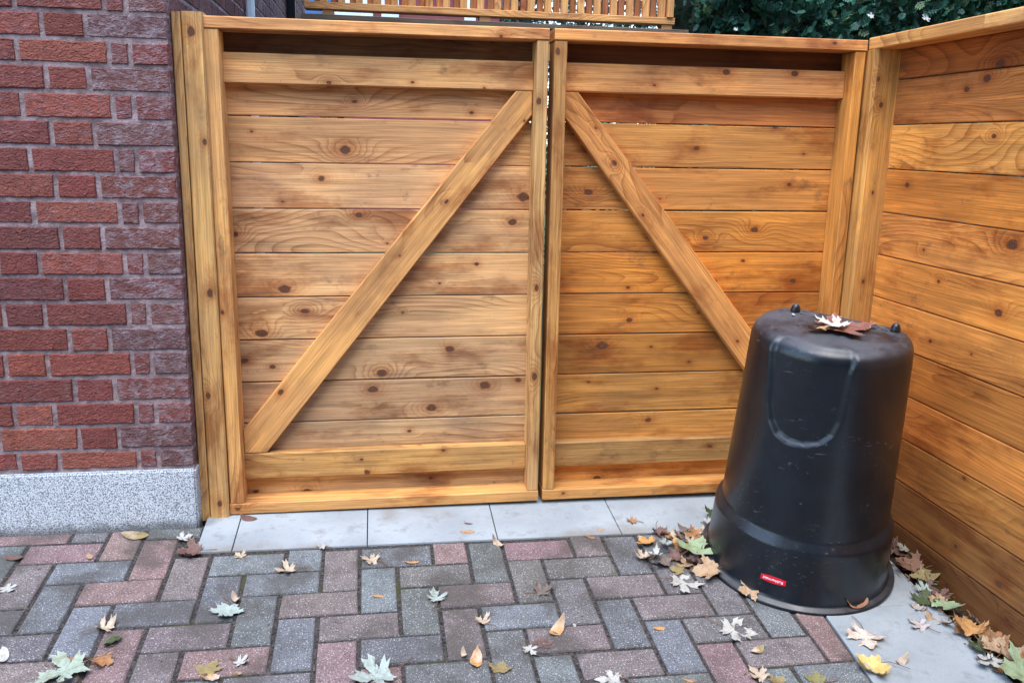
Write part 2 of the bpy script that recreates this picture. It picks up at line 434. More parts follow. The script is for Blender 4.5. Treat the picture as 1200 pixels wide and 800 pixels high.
def gate(name, label, x0, x1, mir, cols, K, dz):
    """One leaf of the double gate; its frame stands at Y 2.80, rails at 2.852, boards at 2.889."""
    t = thing(name, label, 'gate', ((x0+x1)/2, 2.80, .03), 'two leaves of the double gate')
    F, RF, BF = 2.80, 2.852, 2.8895
    # boards
    bm = bmesh.new(); z = .030+dz
    for i in range(11):
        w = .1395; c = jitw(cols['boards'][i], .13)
        if i == 10: w = .128
        zz = .030+dz+i*.14335
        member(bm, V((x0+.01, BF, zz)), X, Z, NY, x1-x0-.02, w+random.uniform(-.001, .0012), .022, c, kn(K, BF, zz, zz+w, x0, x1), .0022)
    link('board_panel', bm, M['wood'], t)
    sw = .044; cap_t = .035
    zc = 1.563+dz
    # stiles
    for s, (a, b, c) in enumerate(((x0+.002, x0+.002+sw if not mir else x0+.042, cols['stile0']), (x1-.038, x1-.001, cols['stile1']))):
        bm = bmesh.new()
        ks = [(on_y(262, 365, F), .004)] if (not mir and s == 0) else ([(on_y(634, 120, F), .006), (on_y(630, 338, F), .006), (on_y(627, 442, F), .007)] if not mir else
              ([(on_y(656, 60, F), .006)] if s == 0 else [(on_y(970, 353, F), .005)]))
        member(bm, V((b, F, .068+dz)), Z, -X, NY, zc-.002-(.068+dz), b-a, .0885, c, ks, .0025)
        link('stile', bm, M['wood'], t)
    # cap and bottom member
    bm = bmesh.new()
    member(bm, V((x0, F-.003, zc)), X, Z, NY, x1-x0, cap_t, .118, cols['cap'], [(on_y(590, 44, F), .003)] if not mir else [(on_y(980, 52, F), .004)], .003)
    link('top_cap', bm, M['wood'], t)
    bm = bmesh.new()
    member(bm, V((x0, F-.002, .028+dz)), X, Z, NY, x1-x0, .038, .0885, cols['foot'], [(on_y(279, 595, F), .005)] if not mir else [(on_y(660, 577, F), .003)], .003)
    link('bottom_rail', bm, M['wood'], t)
    # cross rails
    ix0, ix1 = x0+.002+(sw if not mir else .040), x1-.039
    for (za, w, key, kk) in ((1.412+dz, .0905, 'rail1', [(388,97,4),(853,85,7),(933,87,7),(486,97,3),(570,104,2)]), (.128+dz, .0925, 'rail0', [(430,553,6),(424,538,3),(665,516,6),(832,523,5),(520,528,4)])):
        bm = bmesh.new()
        member(bm, V((ix0+.0005, RF, za)), X, Z, NY, ix1-ix0-.001, w, .0370, cols[key], kn(kk, RF, za, za+w, ix0, ix1), .004)
        link('cross_rail', bm, M['wood'], t)
    # brace
    bm = bmesh.new()
    if not mir:
        P = [(ix1-.055, 1.411), (ix0+.001, .302), (ix0+.001, .2215), (ix0+.074, .2215), (ix1-.001, 1.338), (ix1-.001, 1.411)]
        kk = [(330,459,8),(525,237,6),(617,143,4),(470,300,3)]
    else:
        P = [(ix0+.001, 1.411), (ix0+.001, 1.342), (ix1-.074, .2215), (ix1-.001, .2215), (ix1-.001, .302), (ix0+.052, 1.411)]
        kk = [(722,191,7),(755,252,5),(865,400,5),(700,150,4)]
    pts = [V((a, RF+.001, b+dz)) for a, b in P]
    d = (pts[0]-pts[1]).normalized() if not mir else (pts[1]-pts[2]).normalized()
    prism(bm, pts, NY, .0355, d, cols['brace'], [(on_y(a, b, RF), s/1000) for a, b, s in kk])
    bmesh.ops.recalc_face_normals(bm, faces=bm.faces)
    link('brace', bm, M['wood'], t)
    return t
# base colours (wood albedo; last board entries carry painted shade from the cap)
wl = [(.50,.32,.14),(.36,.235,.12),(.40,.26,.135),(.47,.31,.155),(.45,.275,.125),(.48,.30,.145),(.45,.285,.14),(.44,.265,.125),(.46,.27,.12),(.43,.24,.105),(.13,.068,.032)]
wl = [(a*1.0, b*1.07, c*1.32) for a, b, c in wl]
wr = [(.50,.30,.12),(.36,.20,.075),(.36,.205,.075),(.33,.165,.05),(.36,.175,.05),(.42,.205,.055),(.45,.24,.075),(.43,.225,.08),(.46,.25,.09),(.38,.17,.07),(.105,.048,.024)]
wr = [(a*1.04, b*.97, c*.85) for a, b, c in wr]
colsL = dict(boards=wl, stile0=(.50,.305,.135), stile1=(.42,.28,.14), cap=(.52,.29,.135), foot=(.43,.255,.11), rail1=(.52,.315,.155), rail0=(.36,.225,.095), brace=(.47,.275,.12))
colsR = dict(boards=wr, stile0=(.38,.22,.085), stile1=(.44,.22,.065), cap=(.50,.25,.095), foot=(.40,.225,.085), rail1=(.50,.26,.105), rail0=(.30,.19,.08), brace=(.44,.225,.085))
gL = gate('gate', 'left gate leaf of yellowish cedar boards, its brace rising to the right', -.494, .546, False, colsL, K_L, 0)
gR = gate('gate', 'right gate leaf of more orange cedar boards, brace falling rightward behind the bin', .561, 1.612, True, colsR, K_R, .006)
gL.rotation_euler.y = -.005; gR.rotation_euler.y = -.004

# left post with its long crack
t = thing('gate_post', 'thick wooden post with a long vertical crack between brick wall and gate', 'post', (-.539, 2.79, .02))
bm = bmesh.new(); pc = (.44, .295, .14)
kk = [(on_y(a, b, 2.79), s/1000) for a, b, s in ((240,167,5),(246,344,7),(244,464,6),(224,37,8),(258,590,6))]
n0 = V((-.496, 2.788, .012))
member(bm, n0, Z, -X, NY, 1.592, .060, .09, pc, kk, .004)
member(bm, V((-.5590, 2.790, .012)), Z, -X, NY, 1.590, .026, .088, (.46, .31, .15), (), .003)
link('post_timber', bm, M['wood'], t)
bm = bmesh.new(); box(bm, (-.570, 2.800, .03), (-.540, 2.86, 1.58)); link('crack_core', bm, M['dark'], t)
hinges = None

# ------------------------------------------------------------ right fence
FX = 1.700
t = thing('board_fence', 'orange cedar fence of wide horizontal boards running forward on the right', 'fence', (1.70, 2.0, 0))
K_F = [(1186,287,11),(1170,367,8),(1172,75,10),(1157,92,8),(1133,105,6),(1063,217,6),(1170,684,7),(1180,729,6),(1090,400,4),(1130,560,4),(1165,160,5),(1120,640,5),(1100,330,4)]
wf = [(.12,.065,.030),(.20,.11,.045),(.33,.175,.062),(.42,.20,.065),(.42,.20,.060),(.45,.215,.065),(.50,.235,.065),(.46,.225,.075),(.47,.22,.062),(.55,.30,.095),(.34,.15,.052),(.20,.08,.028)]  # top two boards darkened to paint in the shade below the top cap
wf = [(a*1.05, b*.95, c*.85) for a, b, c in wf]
bm = bmesh.new(); y0, y1 = -.9, 2.86
for i in range(12):
    zz = -.105+(i)*.14355 if i else -.245+.14
    zz = 1.336-(10-i)*.1436 - .0 + .003
    if i == 11: zz = 1.336+.1436+.003
    w = .1400
    if i == 11: w = .0925
    ks = []
    for a, b, s in K_F:
        p = on_x(a, b, FX)
        if zz < p.z < zz+w: ks.append((p, s/1000))
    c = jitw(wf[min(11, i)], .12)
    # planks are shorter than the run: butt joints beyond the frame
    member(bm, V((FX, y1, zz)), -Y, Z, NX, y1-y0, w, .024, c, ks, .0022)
# boards further down where the drive falls away
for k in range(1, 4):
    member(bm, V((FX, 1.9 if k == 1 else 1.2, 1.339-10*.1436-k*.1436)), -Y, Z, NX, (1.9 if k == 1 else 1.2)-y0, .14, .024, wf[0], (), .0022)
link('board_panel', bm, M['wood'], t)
bm = bmesh.new()
member(bm, V((1.711, 2.752, -.03)), Z, -X, NY, 1.606, .098, .1, (.43,.245,.085), [(on_y(a, b, 2.75), s/1000) for a, b, s in ((1030,93,4),(1033,123,5),(1023,226,3),(1012,330,4))], .009)
link('post', bm, M['wood'], t)
bm = bmesh.new()
member(bm, V((1.815, 1.2, -.4)), Z, Y, X, 2.0, .09, .089, (.4,.23,.1), (), .004)
link('back_post', bm, M['wood'], t)
bm = bmesh.new()
ysp = on_x(1153, 30, 1.613).y
member(bm, V((1.613, 2.803, 1.576)), -Y, Z, NX, 2.803-ysp-.0006, .038, .135, (.52,.285,.11), (), .003)
member(bm, V((1.613, ysp, 1.576)), -Y, Z, NX, ysp+.9, .038, .135, (.58,.35,.16), (), .003)
link('top_cap', bm, M['wood'], t)

# ------------------------------------------------------------ brick house: front wall and side wall
def brick(bm, o, U, N, w, h, dep, col, seed, white):
    lc = bm.loops.layers.float_color.get('bcol') or bm.loops.layers.float_color.new('bcol')
    li = layers(bm, 'binf')[0]
    e = .0035; nu = max(2, int(w/.022)); nv = 3
    out = [(w*i/nu, 0) for i in range(nu)] + [(w, h*i/nv) for i in range(nv)] + [(w*(1-i/nu), h) for i in range(nu)] + [(0, h*(1-i/nv)) for i in range(nv)]
    ra, rb, rd = [], [], []
    for a, b in out:
        q = V((a*60+seed*9, b*60, seed)); da, db = mn.noise(q)*.0028, mn.noise(q+V((9, 9, 9)))*.0028
        ex = e if a < 1e-6 else (-e if a > w-1e-6 else 0); ez = e if b < 1e-6 else (-e if b > h-1e-6 else 0)
        ra.append(bm.verts.new(o+U*(a+da)+Z*(b+db)-N*.006)); rd.append(bm.verts.new(o+U*a+Z*b-N*dep))
        rb.append(bm.verts.new(o+U*(a+da+ex)+Z*(b+db+ez)+N*random.uniform(-.0012, .0006)))
    fs = [bm.faces.new(rb)]
    for k in range(len(out)):
        l = (k+1) % len(out)
        fs.append(bm.faces.new((ra[k], ra[l], rb[l], rb[k]))); fs.append(bm.faces.new((rd[k], rd[l], ra[l], ra[k])))
    for f in fs:
        for lp in f.loops: lp[lc] = (*col, 1); lp[li] = (seed, white, 0)

house = thing('brick_house', 'red brick house corner with a speckled grey base left of the gate', 'house', (-1.2, 2.74, 0))
bm = bmesh.new()
JZ = [.227, .286, .365, .441, .522, .601, .680, .757, .834, .910, .987, 1.061, 1.137, 1.213, 1.289, 1.367, 1.441, 1.511, 1.584]
while JZ[-1] < 3.3: JZ.append(JZ[-1]+.0757)
JZ[0] = .222
XE = -.587
def bcolor(corner):
    if corner: return random.choice([(.175,.058,.052),(.19,.055,.046),(.155,.062,.060),(.20,.05,.040)])
    return random.choice([(.22,.046,.032),(.20,.042,.030),(.25,.058,.038),(.17,.038,.031),(.21,.044,.032),(.29,.075,.046)])
for r in range(len(JZ)-1):
    z0, z1 = JZ[r]+.0053, JZ[r+1]-.0053
    odd = (r % 2 == 1)      # row 17 (z 1.511) starts with a stretcher at the corner
    seq = [.216, .104] if odd else [.101, .049, .228, .104]
    x = XE; k = 0
    while x > -2.9:
        if odd: w = [.216, .104][k % 2]
        else: w = [.100, .047][k] if k < 2 else [.228, .104][(k-2) % 2]
        w *= 1+random.uniform(-.02, .02)
        c = jit(bcolor(k < (1 if odd else 2)), .12)
        brick(bm, V((x-w, 2.74+random.uniform(-.0015, .0015), z0+random.uniform(-.0012, .0012))), X, NY, w, z1-z0, .06, c, random.uniform(0, 50), (1. if k == 0 else (.7 if k == 1 and not odd else random.choice([0, .08, .2, .3]))))
        x -= w+.0115; k += 1
front = link('front_brickwork', bm, M['brick'], house)
bm = bmesh.new(); box(bm, (-3.0, 2.7445, .215), (XE-.001, 2.80, 3.34)); link('front_mortar', bm, M['mortar'], house)
# side return seen above the gate cap
bm = bmesh.new()
for r in range(len(JZ)-1):
    z0, z1 = JZ[r]+.005, JZ[r+1]-.005; odd = r % 2 == 0
    y = 2.803; k = 0
    while y < 8.0:
        w = ([.215, .104] if odd else [.104, .225])[k % 2]
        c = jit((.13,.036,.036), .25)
        brick(bm, V((XE+.0, y+w, z0)), -Y, X, w, z1-z0, .05, c, random.uniform(0, 50), random.choice([.1, .2, .5]))
        y += w+.0115; k += 1
link('side_brickwork', bm, M['brick'], house)
bm = bmesh.new(); box(bm, (-.70, 2.8015, 0), (XE-.0045, 8.05, 3.34)); link('side_mortar', bm, M['mortar'], house)
bm = bmesh.new(); box(bm, (-3.0, 2.733, -.4), (XE+.004, 2.83, .2145), .006); link('plinth', bm, M['plinth'], house)
bm = bmesh.new(); box(bm, (-3.0, 2.9, -.4), (-.71, 8.0, 3.3)); box(bm, (-3.2, 2.6, 3.345), (-.35, 8.3, 3.45), .01); link('eave', bm, M['wpaint'], house)
bm = bmesh.new(); box(bm, (XE+.004, 4.36, 0), (XE+.040, 4.41, 3.3), .008); tag(link('downpipe', bm, M['wpaint']), 'narrow white downpipe on the side brick wall above the left gate', 'pipe')
bm = bmesh.new(); box(bm, (XE+.004, 6.35, 0), (XE+.06, 6.42, 3.3), .01); tag(link('downpipe', bm, M['dark']), 'dark pipe on the side brick wall next to the deck railing', 'pipe')

# ------------------------------------------------------------ ground
def quadsheet(name, pts, mat, n=1):
    bm = bmesh.new(); bm.faces.new([bm.verts.new(V((x, y, gz(x, y)+dz))) for x, y, dz in pts]); return link(name, bm, mat)
bm = bmesh.new()
xs = [-400, -3, 1.9, 400]; ys = [-400, -3, 3.0, 400]
def gh(x, y):
    yy = max(-3., min(3.0, y)); return gz(max(-3, min(3, x)), yy)-.075
g = [[bm.verts.new(V((x, y, gh(x, y)))) for y in ys] for x in xs]
for i in range(3):
    for j in range(3): bm.faces.new((g[i][j], g[i+1][j], g[i+1][j+1], g[i][j+1]))
structure(link('ground', bm, M['grass']), 'grassy ground beyond the paving and behind the gate')
structure(quadsheet('joint_sand', [(-3, -3, -.0055), (1.28, -3, -.0055), (1.28, 2.62, -.0055), (-.55, 2.62, -.0055), (-.55, 2.75, -.0055), (-3, 2.75, -.0055)], M['sand']), 'dark sand in the joints between the pavers')
structure(quadsheet('soil_strip', [(1.60, -3, -.012), (1.78, -3, -.012), (1.78, 2.9, -.012), (1.60, 2.9, -.012)], M['soil']), 'dark soil strip along the foot of the right fence')

def flatbox(bm, poly, top, bot, bev, col=None, lc=None):
    """Slab on the sloping drive: poly = ccw (x, y) outline."""
    n = len(poly); cx = sum(p[0] for p in poly)/n; cyy = sum(p[1] for p in poly)/n
    def shrink(p, d):
        vx, vy = p[0]-cx, p[1]-cyy
        return (p[0]-math.copysign(min(d, abs(vx)), vx), p[1]-math.copysign(min(d, abs(vy)), vy))
    rows = []
    for d, h in ((bev, top), (bev*.3, top-bev*.35), (0, top-bev), (0, bot)):
        rows.append([bm.verts.new(V((q[0], q[1], gz(*q)+h))) for q in [shrink(p, d) for p in poly]])
    fs = [bm.faces.new(rows[0])]
    for a, b in zip(rows, rows[1:]):
        for i in range(n):
            j = (i+1) % n; fs.append(bm.faces.new((a[i], b[i], b[j], a[j])))
    if lc:
        for f in fs:
            for lp in f.loops: lp[lc] = (*col, 1)

PP = .1121; ROT = .0085; PX0, PY0 = -.9616, 2.560
def clip(poly, a, b, c):      # keep a*x+b*y<=c
    out = []
    for i in range(len(poly)):
        p, q = poly[i], poly[(i+1) % len(poly)]
        dp, dq = a*p[0]+b*p[1]-c, a*q[0]+b*q[1]-c
        if dp <= 0: out.append(p)
        if dp*dq < 0:
            t = dp/(dp-dq); out.append((p[0]+(q[0]-p[0])*t, p[1]+(q[1]-p[1])*t))
    return out
def parea(p): return abs(sum(p[i][0]*p[(i+1) % len(p)][1]-p[(i+1) % len(p)][0]*p[i][1] for i in range(len(p))))/2
BLUE = (.134,.150,.158); BLUE2 = (.115,.124,.129); GREY = (.125,.120,.120); MAUVE = (.148,.124,.122); RED = (.198,.134,.132)
fixed = {(4,0):BLUE,(6,0):RED,(5,1):BLUE,(3,0):MAUVE,(7,3):MAUVE,(15,3):MAUVE,(14,3):BLUE2,(15,4):BLUE,(16,4):GREY,(16,5):RED,(14,2):MAUVE,(17,2):GREY,
         (13,5):MAUVE,(2,1):BLUE,(1,2):BLUE,(3,2):BLUE,(0,1):BLUE2,(11,2):RED,(12,0):RED,(4,4):RED,(5,3):MAUVE,(10,1):GREY}
bm = bmesh.new(); lc = bm.loops.layers.float_color.new('bcol')
g_ = .0052
for j in range(-4, 50):
    for i in range(-20, 24):
        k = (i-j) % 4
        if k == 0: a0, a1, b0, b1 = i, i+2, j, j+1
        elif k == 3: a0, a1, b0, b1 = i, i+1, j, j+2
        else: continue
        def P2(a, b, da, db): return (PX0+a*PP+ROT*b*PP+da, PY0-b*PP+ROT*a*PP+db)
        poly = [P2(a0, b1, g_, g_), P2(a1, b1, -g_, g_), P2(a1, b0, -g_, -g_), P2(a0, b0, g_, -g_)]
        cx = sum(p[0] for p in poly)/4; cyy = sum(p[1] for p in poly)/4
        if cx > -.62 or True:
            if cx > -.568: poly = clip(poly, 0, 1, 2.578)
            if poly and cyy > 2.575 and cx > -.68: poly = clip(poly, 1, 0, -.570)
        if poly: poly = clip(poly, 0, 1, 2.731)
        if poly: poly = clip(poly, 1, -.057, 1.245-.057*1.81-.004)
        if not poly or len(poly) < 3 or parea(poly) < .0006: continue
        col = fixed.get((i, j)) or random.choice([BLUE, BLUE2, GREY, GREY, MAUVE, MAUVE, RED, BLUE, BLUE2])
        col = jit(col, .08); dz = random.uniform(-.0028, .0022)
        poly = [(p[0]+random.uniform(-.0014, .0014), p[1]+random.uniform(-.0014, .0014)) for p in poly]
        flatbox(bm, poly, dz, -.05, .0058, col, lc)
structure(link('pavement', bm, M['paver']), 'herringbone pavers in blue grey and mauve')
bm = bmesh.new()
for a, b in ((-.566, -.4585), (-.4565, -.0435), (-.0415, .375), (.377, .791), (.793, 1.206), (1.208, 1.72)):
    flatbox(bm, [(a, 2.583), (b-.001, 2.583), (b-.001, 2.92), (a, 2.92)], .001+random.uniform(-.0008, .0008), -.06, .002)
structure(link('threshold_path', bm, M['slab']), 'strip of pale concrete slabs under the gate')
bm = bmesh.new()
xe = lambda y: 1.245+.057*(y-1.81)
cuts = [2.579, 2.38, 1.97+.0, 1.56, 1.15, .74, .3, -.2, -.7, -1.2]
cuts = [2.579, 2.12-.0, 1.60, 1.15, .74, .3, -.2, -.7, -1.2]
for a, b in zip(cuts, cuts[1:]):
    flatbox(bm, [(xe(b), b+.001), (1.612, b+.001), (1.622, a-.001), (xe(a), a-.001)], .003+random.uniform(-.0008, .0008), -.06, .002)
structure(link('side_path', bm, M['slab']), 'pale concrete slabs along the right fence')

# ------------------------------------------------------------ bin (upside down, wide mouth on the drive)
BC = V((1.303, 2.382, 0)); BC.z = gz(BC.x, BC.y)+.006
BAX = (GN + V((-.022, -.045, 0))).normalized()
BDIR = math.radians(47)                                   # flat back faces the fence corner
E1 = V((math.cos(BDIR), math.sin(BDIR), 0)); E1 = (E1-BAX*E1.dot(BAX)).normalized(); E2 = BAX.cross(E1)
BH = .786
BPROF = [(0, .293), (.006, .296), (.012, .296), (.018, .293), (.0205, .280), (.03, .2745), (.186, .2652), (.191, .2640), (.219, .2485), (.224, .2475), (.70, .2245), (.746, .2220), (.759, .2185), (.769, .2130), (.777, .2045), (.7825, .194), (.7855, .181), (.7862, .165)]
def brad(h):
    for (a, r0), (b, r1) in zip(BPROF, BPROF[1:]):
        if h <= b:
            return r0+(r1-r0)*(h-a)/(b-a)
    return BPROF[-1][1]
def bpt(th, h, off=0., r=None):
    r = brad(h) if r is None else r
    # flatten the back: soft minimum of the circle and a straight chord
    c = math.cos(th)
    lim = ((.80-.24*h/.786) if h > .03 else .86)*r
    if c > .2:
        q = lim/c
        r = -math.log(math.exp(-r*90)+math.exp(-q*90))/90 + .0015*0
    r += off
    return BC + BAX*h + E1*(r*math.cos(th)) + E2*(r*math.sin(th))
def hit(px, py):
    d = ray(px, py).normalized(); best = None
    import itertools
    th, h = math.pi, .3
    for it in range(60):
        p = bpt(th, h); e = p-CAM; x = (e.dot(RT2)/e.dot(FW))*FPX+600-px; y = -(e.dot(UP2)/e.dot(FW))*FPX+400-py
        if abs(x)+abs(y) < .01: break
        q = bpt(th+1e-4, h)-CAM; w = bpt(th, h+1e-4)-CAM
        f = lambda e: ((e.dot(RT2)/e.dot(FW))*FPX+600-px, -(e.dot(UP2)/e.dot(FW))*FPX+400-py)
        a, b = f(q), f(w); J = ((a[0]-x)/1e-4, (b[0]-x)/1e-4, (a[1]-y)/1e-4, (b[1]-y)/1e-4)
        det = J[0]*J[3]-J[1]*J[2]
        dt = (x*J[3]-J[1]*y)/det; dh = (J[0]*y-x*J[2])/det
        th -= max(-.3, min(.3, dt)); h -= max(-.08, min(.08, dh)); h = max(.02, min(.76, h))
    return th, h
UC = [hit(*p) for p in ((903,408),(901,440),(899,470),(901,492),(908,508),(922,519),(942,524),(962,522),(976,513),(985,496),(991,470),(998,440),(1004,415))]
th0, th1 = UC[0][0], UC[-1][0]
UC = [(UC[0][0], .82)] + UC + [(UC[-1][0], .82)]
UP_ = [(a*.22, b) for a, b in UC]
def udist(th, h):
    th = th % (2*math.pi); best = 9
    x, y = th*.22, h
    for (a, b), (c, d) in zip(UP_, UP_[1:]):
        dx, dy = c-a, d-b; t = max(0, min(1, ((x-a)*dx+(y-b)*dy)/(dx*dx+dy*dy)))
        best = min(best, math.hypot(x-a-dx*t, y-b-dy*t))
    return best
def inside(th, h):
    x, y = (th % (2*math.pi))*.22, h; c = False; n = len(UP_)
    for i in range(n):
        (a, b), (p, q) = UP_[i], UP_[(i+1) % n]
        if (b > y) != (q > y) and x < (p-a)*(y-b)/(q-b)+a: c = not c
    return c
binth = thing('garden_bin', 'large black plastic bin turned upside down on the drive in front of the right gate', 'bin', BC)
bm = bmesh.new(); NT_, rows = 300, []
hs = []
for (a, r0), (b, r1) in zip(BPROF, BPROF[1:]):
    k = max(1, int((b-a)/.0045))
    for i in range(k): hs.append(a+(b-a)*i/k)
hs.append(BPROF[-1][0])
for h in hs:
    row = []
    for i in range(NT_):
        th = 2*math.pi*i/NT_; off = 0
        if .26 < h < .785:
            d = udist(th, h); ins = 1 if inside(th, h) else -1
            w_ = max(0., min(1., (ins*d+.006)/.020)); off -= .0105*w_*w_*(3-2*w_)
        if h > .02: off += .0016*mn.noise(V((math.cos(th)*2, math.sin(th)*2, h*4)))
        row.append(bm.verts.new(bpt(th, h, off)))
    rows.append(row)
# moulded top: rings with a shallow step
for fr, dh in ((.92, .7862), (.84, .7861), (.62, .7858), (.58, .7848), (.54, .7858), (.4, .7856), (.2, .7855)):
    rows.append([bm.verts.new(bpt(2*math.pi*i/NT_, dh, 0, .163*fr)) for i in range(NT_)])
for a, b in zip(rows, rows[1:]):
    for i in range(NT_):
        j = (i+1) % NT_; bm.faces.new((a[i], a[j], b[j], b[i]))
bm.faces.new(rows[-1])
# hollow inner lip at the ground
low = [bm.verts.new(bpt(2*math.pi*i/NT_, 0, -.03)) for i in range(NT_)]
for i in range(NT_):
    j = (i+1) % NT_; bm.faces.new((low[i], low[j], rows[0][j], rows[0][i]))
link('bin_body', bm, M['bin'], binth, True)
# two lugs and their moulded pads at the back of the closed end
def lug(px, py, s):
    bm = bmesh.new(); z = BH+.006; d = ray(px, py)
    t = ((BC+BAX*z)-CAM).dot(BAX)/d.dot(BAX); c = CAM+d*t
    bmesh.ops.create_uvsphere(bm, u_segments=20, v_segments=12, radius=1)
    R = Matrix((E2, E1, BAX)).transposed().to_4x4(); R.translation = c-BAX*.006-E1*.006
    for v in bm.verts:
        v.co = R @ V((v.co.x*.0145, v.co.y*.016, v.co.z*.026))
    link('lug', bm, M['bin'], binth, True)
    bm = bmesh.new(); R.translation = c+E2*s*.046-BAX*.010-E1*.004
    box(bm, (-.024, -.014, -.012), (.024, .008, .0015), .004, R)
    link('moulded_pad', bm, M['bin'], binth, True)
    return c
l1 = lug(933, 362, -1); l2 = lug(1050, 385, 1)
# red label, upside down because the bin is
lt, lh = hit(906, 679)
def lab(x, y, off): return bpt(lt+x/.275, lh+y, off)       # x to the right, y up
bm = bmesh.new()
w, hh = .037, .0105
def outline(w, h, off, nseg=16):
    t, b = [], []
    for i in range(nseg+1):
        x = -w+2*w*i/nseg; bow = h*(1-.35*(x/w)**2)*1.
        t.append((x, bow)); b.append((x, -bow))
    return t, b
def strip(w, h, off):
    t, b = outline(w, h, off); A = [bm.verts.new(lab(x, y, off)) for x, y in b]; Bv = [bm.verts.new(lab(x, y, off)) for x, y in t]
    A2 = [bm.verts.new(lab(x, y, 0)) for x, y in b]; B2 = [bm.verts.new(lab(x, y, 0)) for x, y in t]
    for i in range(len(A)-1):
        bm.faces.new((A[i], A[i+1], Bv[i+1], Bv[i])); bm.faces.new((A2[i], A2[i+1], A[i+1], A[i])); bm.faces.new((Bv[i], Bv[i+1], B2[i+1], B2[i]))
strip(w, hh, .0022)
label = link('brand_label', bm, M['red'], binth)
cu = bpy.data.curves.new('lettering', 'FONT'); cu.body = 'Rubbermaid'; cu.size = .0165; cu.align_x = 'CENTER'; cu.align_y = 'CENTER'; cu.offset = .0003
to = bpy.data.objects.new('lettering', cu); C.objects.link(to)
bpy.context.view_layer.update()
me = bpy.data.meshes.new_from_object(to); bpy.data.objects.remove(to)
bm = bmesh.new(); bm.from_mesh(me)
fx = .058/max(.001, max(v.co.x for v in bm.verts)-min(v.co.x for v in bm.verts))
cyv = (max(v.co.y for v in bm.verts)+min(v.co.y for v in bm.verts))/2
for v in bm.verts: v.co = lab(-v.co.x*fx, -(v.co.y-cyv)*.75, .0030)
link('lettering', bm, M['white'], binth).parent = label
for o in bpy.data.objects:
    if o.name.startswith('lettering'): o.matrix_parent_inverse = Matrix()

# ------------------------------------------------------------ leaves
def leafshape(kind):
    """Outline in leaf units, base of the blade at (0,0), tip at (0,1); right half, mirrored."""
    if kind == 'silver':    # deeply cut, toothed maple leaf
        r = [(.0,0),(.10,.02),(.30,-.10),(.26,.02),(.42,.00),(.33,.12),(.20,.20),(.36,.26),(.48,.24),(.62,.38),(.50,.40),(.60,.55),(.44,.50),(.34,.52),(.26,.40),(.13,.38),
             (.10,.50),(.24,.60),(.20,.66),(.30,.80),(.16,.76),(.10,.84),(0,1.02)]
    elif kind == 'maple':   # broad five lobed leaf
        r = [(0,.04),(.16,-.06),(.34,-.08),(.28,.04),(.44,.08),(.38,.18),(.46,.24),(.62,.26),(.60,.36),(.70,.50),(.54,.48),(.48,.56),(.36,.46),(.26,.46),
             (.24,.58),(.30,.70),(.20,.72),(.16,.84),(.07,.86),(0,1.0)]
    elif kind == 'oval':    # small plain leaf or a curled scrap
        r = [(0,0),(.10,.05),(.20,.18),(.25,.35),(.26,.5),(.22,.68),(.14,.85),(0,1)]
    else:                   # sliver
        r = [(0,0),(.07,.1),(.12,.3),(.13,.5),(.11,.7),(.06,.88),(0,1)]
    return r + [(-x, y) for x, y in r[-2:0:-1]]
def densify(o, n):
    out = []
    for i in range(len(o)):
        a, b = o[i], o[(i+1) % len(o)]
        for k in range(n): out.append((a[0]+(b[0]-a[0])*k/n, a[1]+(b[1]-a[1])*k/n))
    return out
